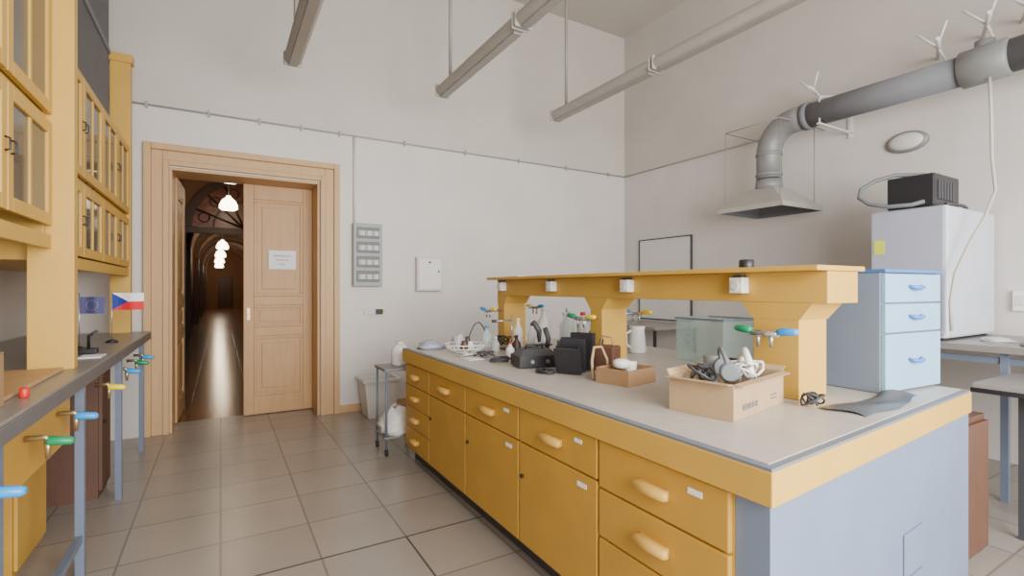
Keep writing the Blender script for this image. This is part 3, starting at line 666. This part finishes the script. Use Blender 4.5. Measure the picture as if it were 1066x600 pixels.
e=thing('framed_board',(XR-.02,4.95,.95),'pale wall board in a thin dark frame','board')
B().box(XR-.02,XR-.001,4.49,5.42,.96,2.1,'offw').obj('panel',e)
B().box(XR-.03,XR-.001,4.475,4.49,.945,2.115,'dark').box(XR-.03,XR-.001,5.42,5.435,.945,2.115,'dark').box(XR-.03,XR-.001,4.49,5.42,2.1,2.115,'dark').box(XR-.03,XR-.001,4.49,5.42,.945,.96,'dark').obj('frame',e)
e=thing('side_table',(4.95,4.9,0),'grey-topped table with dark metal legs in the corner','table')
B().box(4.55,5.38,4.3,5.5,.88,.92,'bench').obj('table_top',e,bevel=.003)
for x in (4.6,5.33):
    for y in (4.35,5.45): B().box(x-.015,x+.015,y-.015,y+.015,0,.88,'black').obj('leg',e)
# ---------------------------------------------------------------- fluorescent lamps
g='hanging fluorescent lamps'
for x in (.55,1.965,3.39):
    for ya,yb in ((3.20,4.76),(1.62,3.18)):
        e=thing('fluorescent_lamp',(x,(ya+yb)/2,3.4),'long suspended fluorescent lamp, switched off, grey housing','lamp',g)
        pr=[(.075*math.cos(math.pi*2*k/14),.022+.062*math.sin(math.pi*2*k/14)) for k in range(14)]
        v=[(x+a,yy,3.4+z) for yy in (ya+.02,yb-.02) for a,z in pr]; n=len(pr)
        b=B().add(v,[(i,(i+1)%n,(i+1)%n+n,i+n) for i in range(n)],'lamp',True).add(v,[tuple(range(n)),tuple(reversed(range(n,2*n)))],'lamp')
        b.obj('housing',e)
        B().box(x-.035,x+.035,ya+.05,yb-.05,3.35,3.3701,'lampb').obj('diffuser',e,'grey-white diffuser strip')
        for yy in (ya,yb-.025): B().prism([(x-.078,yy),(x+.078,yy),(x+.078,yy+.025),(x-.078,yy+.025)],3.357,3.486,'lamp').obj('end_cap',e,bevel=.03)
        ry=yb-.22 if ya>2 else ya+.35
        B().tube([(x,ry,3.48),(x,ry,ZC)],.018,'lampb',8).obj('suspension_rod',e)
# ---------------------------------------------------------------- fume hood & duct
HX,HY=4.95,3.1
e=thing('extractor_hood',(HX,HY,2.19),'pale sheet metal extractor hood with pyramid canopy','hood')
w=.36
def sq(hw,z): return [(HX-hw,HY-hw,z),(HX+hw,HY-hw,z),(HX+hw,HY+hw,z),(HX-hw,HY+hw,z)]
b=B(); rings=[sq(w,2.19),sq(w,2.235),sq(.13,2.43)]
inn=[sq(w-.015,2.19),sq(w-.015,2.23),sq(.12,2.42)]
b.add(sum(rings,[]),[(r*4+i,r*4+(i+1)%4,(r+1)*4+(i+1)%4,(r+1)*4+i) for r in range(2) for i in range(4)],'hood')
b.add(sum(inn,[]),[(r*4+i,(r+1)*4+i,(r+1)*4+(i+1)%4,r*4+(i+1)%4) for r in range(2) for i in range(4)],'duct')
b.add(sq(w,2.19)+sq(w-.015,2.19),[(i,i+4,(i+1)%4+4,(i+1)%4) for i in range(4)],'hood')
b.obj('canopy',e)
B().tube([(HX,HY,2.42),(HX,HY,2.53)],[.135,.125],'galv',24).obj('collar',e)
for sx,sy in ((-1,-1),(1,-1),(-1,1),(1,1)):
    B().tube([(HX+sx*.3,HY+sy*.3,2.26),(HX+sx*.3,HY+sy*.3,3.05)],.004,'wire',6).obj('hanger_wire',e,'thin steel hanger wire')
B().tube([(HX-.3,HY-.3,3.05),(HX-.3,HY+.3,3.05),(XR-.001,HY+.3,3.05)],.005,'wire',6).tube([(HX-.3,HY-.3,3.05),(XR-.001,HY-.3,3.05)],.005,'wire',6).obj('hanger_frame',e,'thin steel hanger frame')
e=thing('exhaust_duct',(HX,2.4,2.55),'round galvanised exhaust pipe turning into a long grey duct','duct')
pts=[(HX,HY,2.54),(HX,HY,2.80)]
for k in range(1,10):
    a=math.pi/2*k/9; pts.append((HX,HY-.28*(1-math.cos(a)),2.80+.28*math.sin(a)))
pts+= [(HX,2.70,3.08)]
B().tube(pts,.12,'galv',24).obj('elbow_pipe',e)
B().tube([(HX,2.74,3.08),(HX,1.52,3.08)],.115,'duct',24).obj('straight_pipe',e,'dark grey round pipe')
B().tube([(HX,2.73,3.08),(HX,2.67,3.08)],.13,'duct',24).obj('joint_ring',e)
B().tube([(HX,1.54,3.08),(HX,1.53,3.08),(HX,1.27,3.09),(HX,1.25,3.09)],[.12,.14,.14,.12],'galv',24).obj('fan_housing',e,'galvanised fan section')
B().tube([(HX,1.40,3.1),(HX,1.40,3.26)],.06,'galv',20).obj('fan_stub',e)
B().tube([(HX,1.25,3.09),(HX,-1.5,3.12)],.12,'duct',24).obj('straight_pipe',e,'dark grey round pipe')
for z in (2.57,2.78): B().tube([(HX,HY,z),(HX,HY,z+.03)],.128,'galv',24).obj('joint_ring',e)
for y in (2.55,1.05):
    B().box(4.85,XR-.001,y-.015,y+.015,2.945,2.96,'offw').box(XR-.02,XR-.001,y-.015,y+.015,2.90,3.35,'offw').tube([(XR-.02,y,3.33),(4.87,y,3.205)],.009,'offw',8).tube([(4.87,y,2.955),(4.87,y,3.21)],.008,'offw',8).obj('bracket',e,'pale wall bracket')
pts=[(4.90,1.36,2.96),(4.86,1.34,2.7),(4.84,1.33,2.35),(4.80,1.30,2.1),(4.66,1.32,1.9),(4.5,1.36,1.7),(4.40,1.40,1.5),(4.38,1.42,1.3),(4.40,1.42,1.10)]
B().tube(pts,.011,'whose',8).obj('drain_hose',e,'thin pale drain hose')
g='pale steel arms above the duct'
for (y,z0) in ((2.72,3.22),(1.75,3.26),(1.45,3.32),(1.22,3.34),(1.02,3.34)):
    d=thing('support_arm',(5.2,y,z0),'pale steel support arm fixed to the wall above the duct','bracket',g)
    B().tube([(XR-.001,y+.1,z0+.16),(5.1,y-.02,z0+.12),(4.80,y-.12,z0+.08)],.015,'offw',8).tube([(XR-.001,y,z0+.0),(5.1,y-.02,z0+.12)],.01,'offw',8).obj('arm',d)
    B().tube([(5.1,y-.02,z0+.12),(5.02,y+.1,z0+.26)],.011,'offw',8).tube([(4.95,y-.07,z0+.10),(4.90,y-.14,z0+.24)],.010,'offw',8).obj('strut',d)
e=thing('bulkhead_lamp',(XR-.04,2.07,2.65),'oval bulkhead wall lamp with grey rim','lamp')
T=Matrix.Translation((XR,2.07,2.74))@Matrix.Rotation(math.radians(-90),4,'Y')@Matrix.Diagonal((.095,.165,1,1))
B().lathe([(1,0),(1,.03),(.86,.045)],(0,0,0),'galv',32,T=T).obj('rim',e)
B().lathe([(.84,.04),(.75,.06),(.45,.075),(.1,.08)],(0,0,0),'offw',32,T=T).obj('lens',e,'white ribbed glass')

# ---------------------------------------------------------------- right bench, freezer
e=thing('wall_bench',(4.9,1.2,0),'high pale laboratory bench along the tiled wall','bench')
B().box(4.34,XR-.002,.2,2.6,.975,1.02,'bench').obj('bench_top',e,bevel=.003)
for x in (4.42,5.36):
    for y in (.28,1.15,2.5): B().box(x-.02,x+.02,y-.02,y+.02,0,.975,'steelb').obj('leg',e)
B().box(4.41,4.43,.3,2.48,.90,.94,'steelb').obj('rail',e)
e=thing('freezer',(4.92,1.7,1.02),'boxy glossy blue-white freezer cabinet with a greyer door','freezer')
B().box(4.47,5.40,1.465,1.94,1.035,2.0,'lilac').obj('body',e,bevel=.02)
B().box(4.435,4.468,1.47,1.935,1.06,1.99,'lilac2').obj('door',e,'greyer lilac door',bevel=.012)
B().box(4.431,4.435,1.84,1.91,1.66,1.77,'sticker').obj('sticker',e,'yellow-green sticker')
B().box(4.5,4.55,1.5,1.55,1.02,1.036,'black').box(5.3,5.35,1.5,1.55,1.02,1.036,'black').box(4.5,4.55,1.85,1.9,1.02,1.036,'black').box(5.3,5.35,1.85,1.9,1.02,1.036,'black').obj('foot',e)
e=thing('vacuum_pump',(4.72,1.7,2.0),'black boxy pump with vents on top of the freezer','pump')
B().box(4.5,4.95,1.55,1.85,2.004,2.25,'black').obj('body',e,bevel=.01)
q=B()
for i in range(6): q.box(4.56+.05*i,4.59+.05*i,1.543,1.55,2.06,2.2,'dark')
q.obj('vent',e)
g='loose hoses round the black pump'
pts=[(4.47,1.60,2.04),(4.43,1.66,2.02),(4.40,1.80,2.02),(4.39,1.93,2.06),(4.40,2.00,2.12),(4.43,2.00,2.19),(4.49,1.93,2.25),(4.56,1.82,2.285),(4.66,1.70,2.275),(4.78,1.62,2.27)]
solo(B().tube(pts,.016,'hose',10),'hose','thick grey hose looped round the black pump','hose',g)
pts=[(4.6,1.52,2.02),(4.7,1.49,2.02),(4.85,1.49,2.02),(5.0,1.52,2.02),(5.1,1.6,2.02)]
solo(B().tube(pts,.012,'dark',10),'hose','dark hose lying along the freezer top','hose',g)
solo(B().box(XR-.05,XR-.001,1.28,1.36,1.22,1.38,'white').box(XR-.055,XR-.05,1.295,1.345,1.26,1.34,'offw'),'wall_switch','white switch box on the tiled wall','switch',bevel=.004)
crumple((4.75,1.28,1.02),.09,.03,'offw','cloth','flat white cloth lying on the high bench','cloth')
solo(B().lathe([(.09,.001),(.095,.015),(.08,.03),(.02,.032)],(4.55,1.02,1.02),'fuse',24),'lid','grey round lid lying on the high bench','lid')
e=thing('desk',(4.0,.6,0),'dark-edged table with dark metal legs beside the island','table')
B().box(3.62,4.25,.1,1.08,.845,.87,'bench').box(3.615,4.255,.095,1.085,.82,.845,'black').obj('table_top',e,bevel=.002)
for x in (3.84,4.2):
    for y in (.2,.93): B().box(x-.013,x+.013,y-.013,y+.013,0,.82,'dark').obj('leg',e)
e=thing('pedestal',(3.36,1.2,0),'brown wooden pedestal cabinet standing by the island','cabinet')
B().box(3.19,3.53,1.0,1.5,0,.73,'wood').obj('body',e,bevel=.003)
B().box(3.20,3.52,.98,.998,.03,.70,'wood').obj('door',e,bevel=.003)

# ---------------------------------------------------------------- lights
wd=bpy.data.worlds.new('World'); bpy.context.scene.world=wd; wd.use_nodes=True
bgn=wd.node_tree.nodes['Background']; bgn.inputs[0].default_value=(.92,.95,1,1); bgn.inputs[1].default_value=1.9
def area(name,loc,rot,sx,sy,en,col=(1,.97,.93)):
    l=bpy.data.lights.new(name,'AREA'); l.shape='RECTANGLE'; l.size=sx; l.size_y=sy; l.energy=en; l.color=col
    o=bpy.data.objects.new(name,l); o.location=loc; o.rotation_euler=[math.radians(a) for a in rot]; C.objects.link(o); return o
area('window_daylight',(1.6,-1.9,2.0),(80,0,-4),3.6,2.0,480)
# ---------------------------------------------------------------- camera
cam=bpy.data.cameras.new('Camera'); cam.sensor_width=36; cam.lens=515/1066*36; cam.clip_start=.02; cam.clip_end=200
co=bpy.data.objects.new('Camera',cam); co.location=(0,0,1.4); co.rotation_euler=(math.radians(90),0,-math.radians(30.5)); C.objects.link(co)
bpy.context.scene.camera=co
